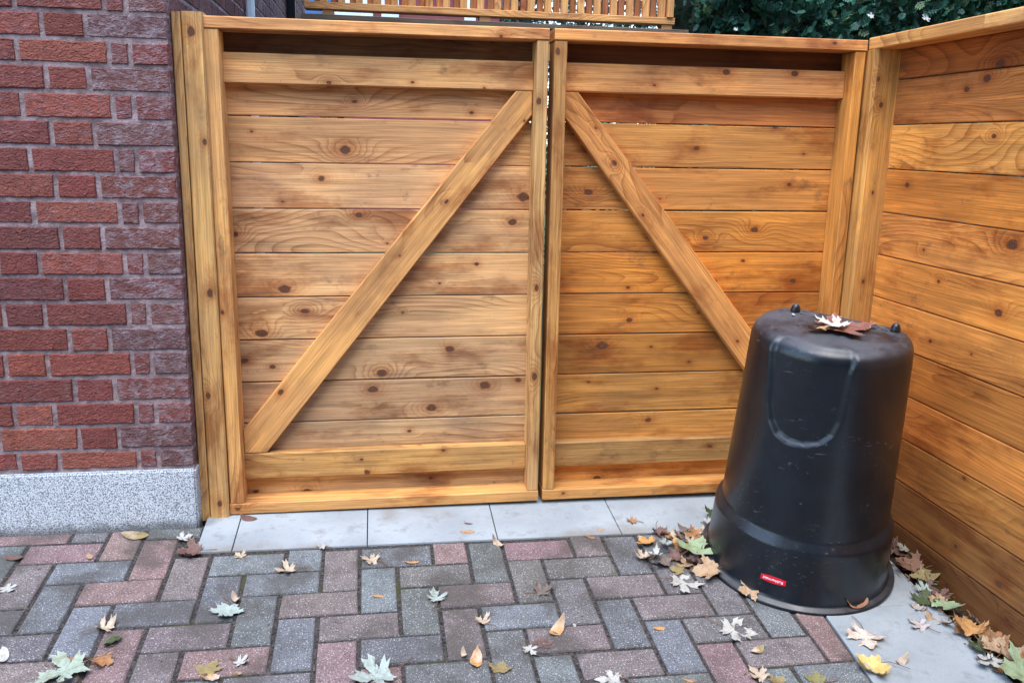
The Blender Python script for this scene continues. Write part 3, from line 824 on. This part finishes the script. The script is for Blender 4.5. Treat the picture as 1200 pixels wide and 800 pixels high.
def leafmesh(kind, size, curl, seed, col, stem=True, col2=None):
    rnd = random.Random(seed); o = densify(leafshape(kind), 2)
    asym = rnd.uniform(.8, 1.15); o = [(x*(asym if x > 0 else 2-asym)*(1+.10*mn.noise(V((x*3, y*3, seed)))), y*(1+.06*mn.noise(V((x*2, y*5, seed+9))))) for x, y in o]
    bm = bmesh.new(); lcol = bm.loops.layers.float_color.new('lcol'); lu, = layers(bm, 'luv')
    le = bm.loops.layers.float.new('ledge'); lv = bm.loops.layers.float.new('lvein')
    cen = (0, .34); ph = rnd.uniform(0, 6.28); ca, cb = rnd.uniform(.6, 1.4)*curl, rnd.uniform(-.5, 1.)*curl
    tips = [0, .95, -.95, 1.9, -1.9]
    def shape(x, y):
        dx, dy = x-cen[0], y-cen[1]; r = math.hypot(dx, dy)
        z = ca*(dx*math.cos(ph)+dy*math.sin(ph))**2*1.5 + cb*(-dx*math.sin(ph)+dy*math.cos(ph))**2
        z += curl*.16*mn.noise(V((x*4, y*4, seed*.7)))*2*r + .12*curl*abs(math.sin(3*math.atan2(dy, dx)))*r
        k = 1/(1+.5*curl*r)
        return V(((cen[0]+dx*k)*size, (cen[1]+dy*k)*size, z*size))
    R = [.001, .3, .6, .85, 1.]; rings = []
    for t in R:
        rings.append([(bm.verts.new(shape(cen[0]+(x-cen[0])*t, cen[1]+(y-cen[1])*t)), t, (cen[0]+(x-cen[0])*t, cen[1]+(y-cen[1])*t)) for x, y in o])
    def vein(x, y):
        a = math.atan2(x-cen[0], y-cen[1]); b = min(abs(a-q) for q in tips); r = math.hypot(x-cen[0], y-cen[1])
        return max(0, 1-b*r*22)
    n = len(o)
    for a, b in zip(rings, rings[1:]):
        for i in range(n):
            j = (i+1) % n
            f = bm.faces.new((a[i][0], a[j][0], b[j][0], b[i][0])); f.smooth = True
            for lp, q in zip(f.loops, (a[i], a[j], b[j], b[i])):
                c = col
                if col2: 
                    w = min(1, max(0, .5+2.2*mn.noise(V((q[2][0]*2.2, q[2][1]*2.2, seed*1.3))))); c = tuple(p*(1-w)+s*w for p, s in zip(col, col2))
                lp[lcol] = (*c, 1); lp[lu] = (q[2][0], q[2][1], (seed % 31)/3.1); lp[le] = q[1]; lp[lv] = vein(*q[2])
    if stem and kind in ('silver', 'maple'):
        pts = [shape(0, .04)]; a = rnd.uniform(-.7, .7)
        for k in range(1, 5):
            pts.append(V((math.sin(a*k/3)*k*.13*size, -k*.14*size, pts[0].z*(1-k/4)+.003)))
        nf = len(bm.faces)
        for p, q in zip(pts, pts[1:]): cyl(bm, p, q, .0011, .0010, 6)
        for f in list(bm.faces)[nf:]:
            f.material_index = 1
    zmin = min(v.co.z for v in bm.verts)
    for v in bm.verts: v.co.z -= zmin
    for v in bm.verts: v.co.y -= size*.4
    return bm
WH=(.42,.43,.41); AQ=(.31,.38,.355); CR=(.46,.38,.29); TN=(.38,.26,.16); OR=(.48,.26,.10); OB=(.34,.17,.075); GB=(.17,.135,.12); PB=(.15,.085,.075)
YL=(.58,.42,.15); PG=(.27,.36,.22); OG=(.20,.19,.08); DG=(.06,.085,.035); OL=(.25,.20,.09)
NLEAF = [0]
def leaf(px, py, wpx, rot, kind, col, label, group=None, curl=.35, lift=.0, tilt=None, col2=None, pos=None, stem=True, normal=None):
    NLEAF[0] += 1; seed = NLEAF[0]*1.913+3
    p = pos if pos is not None else on_g(px, py)
    dist = (p-CAM).length; size = wpx*dist/FPX/(1.18 if kind in ('silver', 'maple') else (1.0))*1.03
    o = link('fallen_leaf', leafmesh(kind, size, curl*.85, seed, col, stem, col2), [M['leaf'], M['stem']])
    n = normal if normal is not None else GN
    rr = random.Random(seed); tl = .10 if tilt is None else tilt
    n = (n + V((rr.uniform(-tl, tl), rr.uniform(-tl, tl), 0))).normalized()
    q = Z.rotation_difference(n).to_matrix().to_4x4() @ Matrix.Rotation(rad(rot), 4, 'Z')
    o.matrix_world = Matrix.Translation(p+n*(.0015+lift)) @ q
    tag(o, label, 'leaf', group)
    return o
G1 = 'leaves scattered on the pavers'
for a in [
 (161,628,30,80,'oval',OL,'flat yellow-brown leaf at the foot of the speckled plinth',.25),
 (216,631,20,-60,'silver',WH,'small white leaf below the corner of the speckled plinth',.5),
 (222,648,34,95,'maple',PB,'purple-brown crumpled leaf touching the left end of the slab strip',.5),
 (105,653,13,30,'oval',TN,'small tan curled leaf on a paver joint below the plinth',.9),
 (18,654,20,85,'oval',PB,'brown leaf scrap at the left edge below the plinth',.4),
 (10,691,19,-130,'silver',WH,'small white leaf beside the mossy joint at the left edge',.5),
 (4,769,22,20,'oval',WH,'round white leaf cut by the left edge of the picture',.3),
 (124,736,26,-60,'silver',CR,'pale twisted leaf at the top of the lower left cluster',.9),
 (132,752,26,150,'oval',DG,'dark green curled leaf in the lower left cluster',.9),
 (92,772,24,100,'sliver',OB,'orange-brown sliver left of the lower left cluster',.6),
 (118,778,28,170,'maple',OB,'tan and orange crumpled leaf at the bottom of the lower left cluster',.7),
 (72,788,64,115,'silver',(.30,.37,.30),'large pale green leaf at the bottom left of the picture',.55),
 (281,651,16,50,'silver',CR,'small cream leaf on the top edge of the pavers left of the gate middle',.6),
 (335,669,28,100,'silver',CR,'pinkish white curled leaf with a long stem on the pink paver row',.6),
 (266,719,36,175,'maple',AQ,'pale aqua leaf lying across a joint in the left foreground',.45),
 (277,703,17,20,'oval',CR,'cream curled scrap on top of the pale aqua leaf',1.1),
 (283,777,20,-120,'silver',WH,'white leaf with a tiny tan scrap near the bottom edge, left side',.6),
 (280,789,8,70,'oval',TN,'tiny tan scrap under the white leaf near the bottom edge',.5),
 (247,783,27,-20,'maple',OL,'flat faded olive leaf near the bottom edge, left side',.12),
 (247,796,24,100,'oval',OR,'orange and cream curled leaf at the bottom edge, left side',1.),
 (376,641,15,70,'silver',WH,'small white leaf on the slab joint below the left gate',.6),
 (433,657,26,75,'silver',CR,'cream leaf just below the slab strip left of centre',.5),
 (445,699,16,95,'sliver',OR,'orange sliver on the blue-grey paver left of centre',.3),
 (437,793,58,105,'silver',AQ,'largest pale aqua leaf at the bottom edge left of centre',.45),
 (484,659,18,88,'sliver',OR,'orange sliver beside a paver joint at the centre',.3),
 (583,638,20,60,'oval',CR,'curled grey-cream leaf on the slab joint below the right end of the left gate',1.3),
 (510,700,26,10,'silver',AQ,'pale aqua toothed leaf on the blue paver at the centre',.4),
 (564,728,22,40,'silver',CR,'cream narrow-lobed leaf below the long pink paver',.5),
 (637,693,29,-70,'silver',GB,'grey-brown cupped leaf on the joint right of the pink paver',.7),
 (653,741,28,-50,'oval',OR,'orange and white folded leaf in the centre foreground',.8),
 (673,733,7,0,'oval',WH,'tiny white crumb right of the orange folded leaf',.4),
 (622,762,21,-150,'silver',WH,'white narrow leaf in the centre foreground',.4),
 (638,754,22,-80,'silver',PB,'dark brown leaf under the white narrow leaf',.3),
 (544,768,14,0,'oval',CR,'cream cupped leaf left of its orange neighbour near the bottom edge',1.2),
 (557,776,28,-10,'oval',OR,'orange and cream leaf near the bottom edge at the centre',.9),
 (587,783,25,-20,'maple',OL,'olive-tan maple leaf near the bottom edge at the centre',.25),
 (692,630,16,60,'sliver',OB,'orange-brown sliver on the joint left of the leaf heap',.5),
 (714,796,34,80,'silver',WH,'white leaf at the bottom edge right of centre',.35),
 (776,737,21,90,'sliver',OR,'light orange sliver on the blue paver left of the bin',.3),
 (809,798,14,80,'sliver',OR,'orange scrap cut by the bottom edge',.3),
 (864,739,46,-115,'silver',WH,'white toothed leaf on the pavers in front of the bin',.2),
 (886,764,20,-70,'oval',OL,'brown and yellow folded leaf below the white toothed leaf',.8),
 (888,790,30,30,'silver',CR,'cream and green curled leaf at the bottom edge in front of the bin',.8),
 (955,797,26,60,'maple',OG,'olive green leaf at the bottom edge by the side slab',.3),
 (911,798,22,-60,'maple',OL,'brown-olive leaf at the bottom edge right of the curled cream one',.4),
 (803,683,42,-110,'silver',WH,'white toothed leaf at the foot of the leaf heap',.22),
]:
    leaf(*a[:5], a[5], a[6], G1, curl=a[7], col2=(CR if a[5] in (OR, OL) and a[4] == 'oval' else None))
G2 = 'leaves on the slab strip under the gate'
for a in [(549,623,18,90,'oval',TN,'tan flat leaf on the slab below the left gate',.2),(549,614,13,80,'sliver',PB,'dark brown curled scrap above the tan leaf on the slab',.8),
          (705,620,11,90,'sliver',TN,'tan sliver on the slab edge right of the middle',.3),(740,611,16,75,'silver',OB,'small brown sprig on the slab below the right gate',.6),
          (293,608,20,80,'oval',PB,'dark brown leaf in the shadow under the left gate',.4)]:
    leaf(*a[:5], a[5], a[6], G2, curl=a[7])
G3 = 'leaves heaped at the left foot of the bin'
for k, a in enumerate([
 (775,661,30,60,'maple',GB,'grey-brown leaf at the bottom of the leaf heap',.6,0),(795,634,24,20,'maple',PB,'dark brown leaf at the back of the heap',.6,.0),
 (812,630,28,80,'maple',OB,'brown leaf at the back of the heap near the bin',.7,.008),(824,640,24,120,'maple',TN,'tan leaf in the heap against the bin',.6,.006),
 (820,655,28,-40,'maple',TN,'tan leaf under the big green leaf',.5,.004),(797,645,28,10,'oval',OR,'orange leaf left of the big green leaf',.5,.012),
 (758,637,26,30,'maple',OR,'round orange leaf at the left end of the heap',.6,.006),(752,655,28,95,'silver',CR,'white curled leaf at the lower left of the heap',.9,.004),
 (768,655,20,-20,'silver',WH,'white folded leaf beside the grey-brown leaf',1.,.014),(780,644,24,-140,'silver',AQ,'bluish white leaf in the middle of the heap',.5,.018),
 (793,669,20,70,'maple',OL,'faded tan-green leaf below the big green leaf',.4,.006),(828,671,38,80,'maple',TN,'orange-tan ragged leaf at the lower right of the heap',.5,.008),
 (812,651,46,-45,'maple',PG,'big pale green maple leaf on top of the heap',.35,.026),(789,632,14,0,'oval',CR,'small cream curled leaf at the back of the heap',1.1,.014),
 (804,626,18,60,'oval',GB,'grey-brown curled leaf behind the heap',1.,.016),(825,628,20,-20,'silver',CR,'cream leaf next to the bin',.7,.016),
 (832,607,20,50,'maple',DG,'dark green leaf against the bin on the slab',.7,.016),(829,616,18,110,'silver',WH,'white leaf below the dark green one against the bin',.6,.010),
 (838,640,16,0,'oval',PB,'brown scrap tucked against the bin rim',.8,.008),(808,640,16,30,'silver',CR,'cream ragged leaf over the back of the heap',.8,.020)]):
    leaf(*a[:5], a[5], a[6], G3, curl=a[7], lift=a[8], tilt=.25)
G4 = 'leaves on the side slab by the fence'
for a in [(1015,750,44,165,'silver',(.58,.50,.44),'pinkish white leaf with a dark stem on the side slab',.5,0),(1020,785,44,100,'maple',YL,'yellow crumpled leaf at the bottom edge on the side slab',.8,0),
          (1056,776,20,-60,'oval',CR,'small cream cupped leaf alone on the side slab',1.,0),(1074,713,18,50,'silver',CR,'cream and orange scrap near the right foot of the bin',.8,0),
          (1076,733,26,30,'silver',(.45,.42,.42),'grey-white leaf with a long curved stem on the side slab',.5,.002),(1094,728,20,20,'oval',TN,'tan-orange cupped leaf with a stem on the side slab',.8,0)]:
    leaf(*a[:5], a[5], a[6], G4, curl=a[7], lift=a[8])
G5 = 'leaves drifted along the foot of the fence'
rr = random.Random(5)
for a in [(1064,668,34,20,'maple',(.22,.12,.085),'large brown leaf drifted between bin and fence',.5,.02),(1076,684,22,50,'maple',OL,'olive leaf below the large brown one by the fence',.5,.02),
          (1079,694,20,80,'silver',AQ,'bluish white tip of a leaf by the fence',.4,.018),(1086,706,28,-30,'maple',DG,'dark green leaf lying at the slab edge by the fence',.6,.010),
          (1098,708,24,60,'maple',TN,'tan leaf behind the dark green one by the fence',.5,.012),(1112,720,34,160,'maple',PG,'pale green leaf leaning on the bottom fence board',.5,.022),
          (1124,742,22,10,'maple',OB,'brown leaf between the pale green and the orange leaf by the fence',.6,.010),(1135,744,34,-20,'maple',OR,'bright orange-tan leaf by the fence',.6,.022),
          (1143,763,24,40,'maple',DG,'dark leaf below the bright orange-tan leaf',.6,.012),(1156,752,28,0,'maple',OB,'brown leaf right of the bright orange one against the fence',.7,.024),
          (1163,766,30,-60,'maple',TN,'pale tan leaf in the lower right drift',.6,.018),(1158,783,30,100,'silver',WH,'white leaf at the slab edge in the lower right drift',.5,.018),
          (1180,778,32,30,'maple',TN,'tan ragged leaf against the fence in the lower right corner',.6,.022),(1186,796,50,80,'maple',PG,'green leaf in the lower right corner',.4,.026),
          (1072,655,20,80,'maple',OG,'green-brown leaf in the shade right of the bin',.6,.012),(1058,646,20,30,'silver',(.30,.30,.24),'greyish leaf in the shade right of the bin',.6,.014),
          (1108,735,18,200,'oval',OB,'small brown curled leaf at the slab edge by the fence',.9,.01),(1150,778,20,200,'oval',GB,'grey-brown curled leaf at the slab edge, lower right',.9,.012),
          (1173,790,22,-100,'oval',OB,'brown curled leaf under the tan ones in the lower right corner',.9,.012),(1196,784,26,0,'maple',OB,'brown leaf cut by the right edge of the picture',.6,.02),
          (1068,640,22,120,'maple',PB,'dark brown leaf in the gap behind the bin',.5,.01),(1090,690,20,-50,'maple',GB,'grey-brown leaf against the lowest fence board',.6,.012)]:
    leaf(*a[:5], a[5], a[6], G5, curl=a[7], lift=a[8], tilt=.35)
for k in range(14):
    px, py = random.uniform(765, 838), random.uniform(622, 668); 
    if px+py*.0 > 828 and py > 650: px -= 20
    leaf(px, py, random.uniform(14, 26), random.uniform(0, 360), random.choice(('maple', 'oval', 'silver')), random.choice((GB, PB, OB, TN, (.10,.07,.05))), 'small brown leaf scrap inside the heap at the left foot of the bin', G3, curl=random.uniform(.5, 1.1), lift=random.uniform(0, .010), tilt=.3)
for k in range(20):
    y = random.uniform(1.72, 2.45); x = random.uniform(1.625, 1.69); p = V((x, y, gz(x, y)))
    leaf(0, 0, random.uniform(16, 30), random.uniform(0, 360), random.choice(('maple', 'oval', 'silver', 'maple')), random.choice((GB, PB, OB, TN, OL, (.12,.08,.06))), 'brown leaf scrap in the drift along the foot of the fence', G5, curl=random.uniform(.5, 1.1), lift=random.uniform(0, .012), tilt=.5, pos=p)
# on the bin
def ontop(px, py, up=.004):
    d = ray(px, py); t = ((BC+BAX*(BH+up))-CAM).dot(BAX)/d.dot(BAX); return CAM+d*t
G6 = 'leaves resting on the bin'
leaf(0,0,68,-95,'maple',(.24,.10,.08),'reddish brown maple leaf with pale edges on top of the bin',G6,curl=.22,pos=ontop(990,384),normal=BAX,tilt=.05)
leaf(0,0,44,50,'silver',(.60,.58,.54),'white narrow-lobed leaf on top of the bin, over the reddish one',G6,curl=.5,pos=ontop(975,381,.012),normal=BAX,tilt=.1)
leaf(0,0,32,100,'oval',(.42,.25,.11),'tan curled leaf left of the white one on top of the bin',G6,curl=.8,pos=ontop(960,387),normal=BAX,tilt=.1)
leaf(0,0,6,0,'oval',WH,'tiny white crumb on top of the bin by the left lug',G6,curl=.3,pos=ontop(930,369),normal=BAX)
for px, py, w, rot, kind, c, lb in ((876,690,28,100,'maple',TN,'tan leaf lying over the front rim of the bin'),(1004,706,34,100,'oval',(.30,.15,.09),'rolled brown leaf caught inside the rim at the front of the bin'),
                                     (842,656,16,20,'oval',TN,'small tan scrap on the left rim of the bin'),(854,668,16,50,'sliver',OL,'olive scrap on the rim of the bin below the heap')):
    d = ray(px, py); t = ((BC+BAX*.022)-CAM).dot(BAX)/d.dot(BAX)
    leaf(0,0,w,rot,kind,c,lb,G6,curl=(.9 if 'rolled' in lb else .5),pos=CAM+d*t,normal=(BAX+V((-.1,-.35,0))).normalized(),stem=False)

# small debris: twigs, seeds and crumbs nobody would count
bm = bmesh.new()
for k in range(240):
    x, y = random.uniform(1.585, 1.70), random.uniform(1.0, 2.7)
    if k % 3 == 0: x, y = random.uniform(.95, 1.2), random.gauss(2.50, .05)
    a = random.uniform(0, 6.28); l = random.uniform(.006, .03); p = V((x, y, gz(x, y)+random.uniform(.002, .012)))
    cyl(bm, p, p+V((math.cos(a)*l, math.sin(a)*l, random.uniform(-.003, .008))), random.uniform(.0006, .0025), None, 5)
for k in range(160):
    x, y = random.uniform(-1.3, 1.2), random.uniform(1.3, 2.58); a = random.uniform(0, 6.28); l = random.uniform(.003, .012)
    p = V((x, y, gz(x, y)+.003)); cyl(bm, p, p+V((math.cos(a)*l, math.sin(a)*l, .001)), random.uniform(.0005, .0018), None, 5)
tag(link('leaf_litter', bm, plain('litter', (.20, .13, .08), .9, .5, 40)), 'twigs, stems and leaf crumbs between the leaves', 'litter', kind='stuff')

# ------------------------------------------------------------ raised deck behind the gate
DY = 5.0
t = thing('deck_railing', 'cedar deck railing with close double balusters beyond the left gate', 'railing', (.6, DY, 1.86))
cz = (.50,.29,.13); cz2 = (.34,.18,.10)
xl, xr = -.365, 1.668
bm = bmesh.new()
member(bm, V((xl, DY, 1.925)), X, Z, NY, xr+.012-xl, .036, .09, cz, (), .003); link('bottom_rail', bm, M['wood'], t)
bm = bmesh.new(); member(bm, V((xl, DY, 2.80)), X, Z, NY, xr-xl, .038, .09, cz, (), .003); link('top_rail', bm, M['wood'], t)
xb = xr-.045
k = 0
while xb > xl+.02:
    bm = bmesh.new(); member(bm, V((xb, DY+.004, 1.962)), Z, -X, NY, .836, .038, .030, jit(cz, .08), (), .002); link('baluster', bm, M['wood'], t)
    if k > 0:
        bm = bmesh.new(); member(bm, V((xb+.057, DY+.056, 1.962)), Z, -X, NY, .836, .034, .028, jit(cz2, .15), (), .002)
        if 8 < k: 
            pass
        link('back_baluster', bm, M['wood'], t)
    xb -= .0935; k += 1
bm = bmesh.new(); member(bm, V((xr, DY-.012, 1.962)), Z, -X, NY, .85, .038, .09, cz, (), .003); link('end_post', bm, M['wood'], t)
for bx in (xl+.12, .6, xr-.03):
    bm = bmesh.new(); box(bm, (bx-.03, DY+.01, 1.8935), (bx+.03, DY+.08, 1.924)); link('foot_block', bm, M['wood'], t)
for o in bpy.data.objects:
    if o.name.startswith('foot_block'):
        at = o.data.attributes.new('wcol', 'FLOAT_VECTOR', 'CORNER')
        for d_ in at.data: d_.vector = (.3, .18, .09)
        at = o.data.attributes.new('knot', 'FLOAT_VECTOR', 'CORNER')
        for d_ in at.data: d_.vector = (9, 9, .01)
dk = thing('raised_deck', 'dark edge of a raised wooden deck just visible above the gate cap', 'deck', (.6, DY, 1.8))
bm = bmesh.new()
for i in range(12): member(bm, V((xl-.02, DY-.05+i*.144+.14, 1.893)), X, -Y, Z, xr+.10-xl, .138, .028, (.10,.085,.075), (), .003)
link('decking', bm, M['wood'], dk)
bm = bmesh.new(); member(bm, V((xl, DY-.03, 1.700)), X, Z, NY, xr-xl+.02, .162, .03, (.34,.21,.11), (), .003); link('fascia', bm, M['wood'], dk)
for px_, yy in ((xl+.15, DY+.1), (xr-.15, DY+.1), (xl+.15, DY+1.4), (xr-.15, DY+1.4)):
    bm = bmesh.new(); member(bm, V((px_, yy, -.06)), Z, -X, NY, 1.72, .09, .09, (.3,.2,.11), (), .004); link('deck_post', bm, M['wood'], dk)

# ------------------------------------------------------------ cedar hedge
def hedge(name, label, x0, x1, yc, zt, n, dep, seed, core=True):
    rnd = random.Random(seed); bm = bmesh.new(); lc = bm.loops.layers.float_color.new('lcol')
    t = thing(name, label, 'hedge', ((x0+x1)/2, yc, 0))
    for k in range(n):
        x = rnd.uniform(x0, x1); z = .1+(zt-.1)*rnd.random()**.8 if k % 3 else rnd.uniform(1.2, 2.6)
        bul = .25*mn.noise(V((x*1.7, z*1.7, seed)))+.14*mn.noise(V((x*5, z*5, seed+4)))
        y = yc-dep/2-bul+abs(rnd.gauss(0, .13))
        if rnd.random() < .25: y = yc+rnd.uniform(-dep/2, dep/2)
        c = V((x, y, z)); s = rnd.uniform(.032, .075)
        ax = V((rnd.uniform(-.7, .7), rnd.uniform(-1.2, -.1), rnd.uniform(-.5, .9))).normalized()
        sd = ax.cross(V((rnd.uniform(-1, 1), rnd.uniform(-1, 1), rnd.uniform(-1, 1)))).normalized()
        g = rnd.uniform(.55, 1.5); col = (.030*g, .105*g, .070*g) if rnd.random() < .85 else (.09*g, .15*g, .07*g)
        def blade(p, q, w):
            d = (q-p).normalized(); nn = d.cross(ax.cross(sd)).normalized()*w
            if nn.length < 1e-6: nn = sd*w
            f = bm.faces.new([bm.verts.new(v) for v in (p, p*.5+q*.5+nn, q, p*.5+q*.5-nn)])
            for lp in f.loops: lp[lc] = (*col, 1)
        blade(c, c+ax*s, .005)
        for i in range(3):
            for sg in (-1, 1):
                b0 = c+ax*s*(.15+.25*i); blade(b0, b0+(ax*.7+sd*sg*.9)*s*(.55-.12*i), .0065)
    link('foliage', bm, M['hedge'], t)
    if not core:
        bm = bmesh.new(); cyl(bm, ((x0+x1)/2, yc, -.2), ((x0+x1)/2, yc, zt*.9), .05, .02, 8); link('trunk', bm, M['branch'], t); return
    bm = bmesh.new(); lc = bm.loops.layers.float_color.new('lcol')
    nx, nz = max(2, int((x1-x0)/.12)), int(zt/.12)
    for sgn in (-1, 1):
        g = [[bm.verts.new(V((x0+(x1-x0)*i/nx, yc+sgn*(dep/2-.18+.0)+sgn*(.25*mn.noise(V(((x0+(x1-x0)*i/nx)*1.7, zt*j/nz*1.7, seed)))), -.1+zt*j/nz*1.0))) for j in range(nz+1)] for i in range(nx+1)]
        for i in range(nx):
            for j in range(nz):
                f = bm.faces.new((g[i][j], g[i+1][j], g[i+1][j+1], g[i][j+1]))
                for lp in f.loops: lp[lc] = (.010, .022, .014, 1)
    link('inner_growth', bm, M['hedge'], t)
    bm = bmesh.new()
    x = x0+.3
    while x < x1:
        cyl(bm, (x, yc, -.2), (x+rnd.uniform(-.05, .05), yc, zt*.9), .05, .015, 8); x += .7
    link('trunk', bm, M['branch'], t)
hedge('cedar_hedge', 'tall dark green cedar hedge behind the fence corner', 1.80, 6.5, 5.3, 3.0, 52000, .9, 3)
for (px, py, w, r_, lb) in ((862,35,6,20,'tiny white leaf caught in the hedge above the right gate'),(1020,19,9,70,'white leaf caught in the hedge above the fence corner'),(1084,22,11,110,'white leaf caught low in the hedge above the right fence cap')):
    p = on_y(px, py, 4.70); leaf(0, 0, w, r_, 'silver', WH, lb, 'leaves caught in the hedge', curl=.4, pos=p, normal=V((0, -.8, .6)).normalized(), stem=False)
hedge('garden_shrub', 'loose green shrub with sky showing through behind the right end of the deck railing', 1.1, 2.6, 8.2, 3.3, 11000, .9, 8, False)
# neighbour's house glimpsed through the railing
nb = thing('neighbour_house', 'reddish house glimpsed through the gaps of the deck railing', 'house', (-1, 16, 0))
bm = bmesh.new(); box(bm, (-5, 16, -.2), (2.75, 22, 6)); link('wall', bm, plain('far_brick', (.20,.055,.06), .9, .3, 3), nb)
bm = bmesh.new()
bm.free()
for a, b in ((-.67, -.02), (.12, .42), (1.55, 1.75)):
    bm = bmesh.new(); box(bm, (a, 15.94, 2.9), (b, 15.99, 6), .01); link('window', bm, M['wpaint'], nb)
bm = bmesh.new(); box(bm, (-1.9, 15.95, 2.6), (-.72, 15.99, 3.9), .01); link('blue_panel', bm, plain('blue_siding', (.05,.13,.30), .6), nb)
bm = bmesh.new(); bmesh.ops.create_cone(bm, cap_ends=True, segments=4, radius1=5.8, radius2=.2, depth=2.6, matrix=Matrix.Translation((-1.5, 19, 7.3)) @ Matrix.Rotation(rad(45), 4, 'Z')); link('roof', bm, plain('shingle', (.06,.06,.065), .9), nb)

# added house-sized block: stands unseen behind the viewer and shades the low sky
blk = thing('low_sky_blocker', 'unseen dark house-sized block added behind the viewer to shade the low sky', 'house', (1, -4.5, 0))
bm = bmesh.new(); box(bm, (-7, -12, -1.2), (9, -4.5, 5.2)); link('wall', bm, plain('blocker_side', (.10,.06,.05), .9), blk)
bm = bmesh.new(); box(bm, (-7.3, -12.3, 5.205), (9.3, -4.2, 5.4)); link('roof', bm, plain('blocker_top', (.05,.05,.055), .9), blk)
# ------------------------------------------------------------ light
world = bpy.data.worlds.new('World'); S.world = world; world.use_nodes = True
nt = world.node_tree; bg = nt.nodes['Background']
sky = nt.nodes.new('ShaderNodeTexSky'); sky.sky_type = 'NISHITA'; sky.sun_disc = False
SE, SAZ = rad(66), rad(205)        # sun direction: azimuth measured from +Y clockwise
sky.sun_elevation = SE; sky.sun_rotation = SAZ; sky.air_density = 1.0; sky.dust_density = .6; sky.ozone_density = 1.0
nt.links.new(sky.outputs[0], bg.inputs[0]); bg.inputs[1].default_value = .15
sd = V((math.sin(SAZ)*math.cos(SE), math.cos(SAZ)*math.cos(SE), math.sin(SE)))
L = bpy.data.lights.new('sun', 'SUN'); L.energy = 1.05; L.angle = rad(45); L.color = (1., .95, .88)
lo = bpy.data.objects.new('sun', L); C.objects.link(lo); lo.rotation_euler = sd.to_track_quat('Z', 'Y').to_euler()

S.view_settings.view_transform = 'Standard'; S.view_settings.look = 'None'; S.view_settings.gamma = 1
S.view_settings.exposure = 2.1
S.render.engine = 'CYCLES'
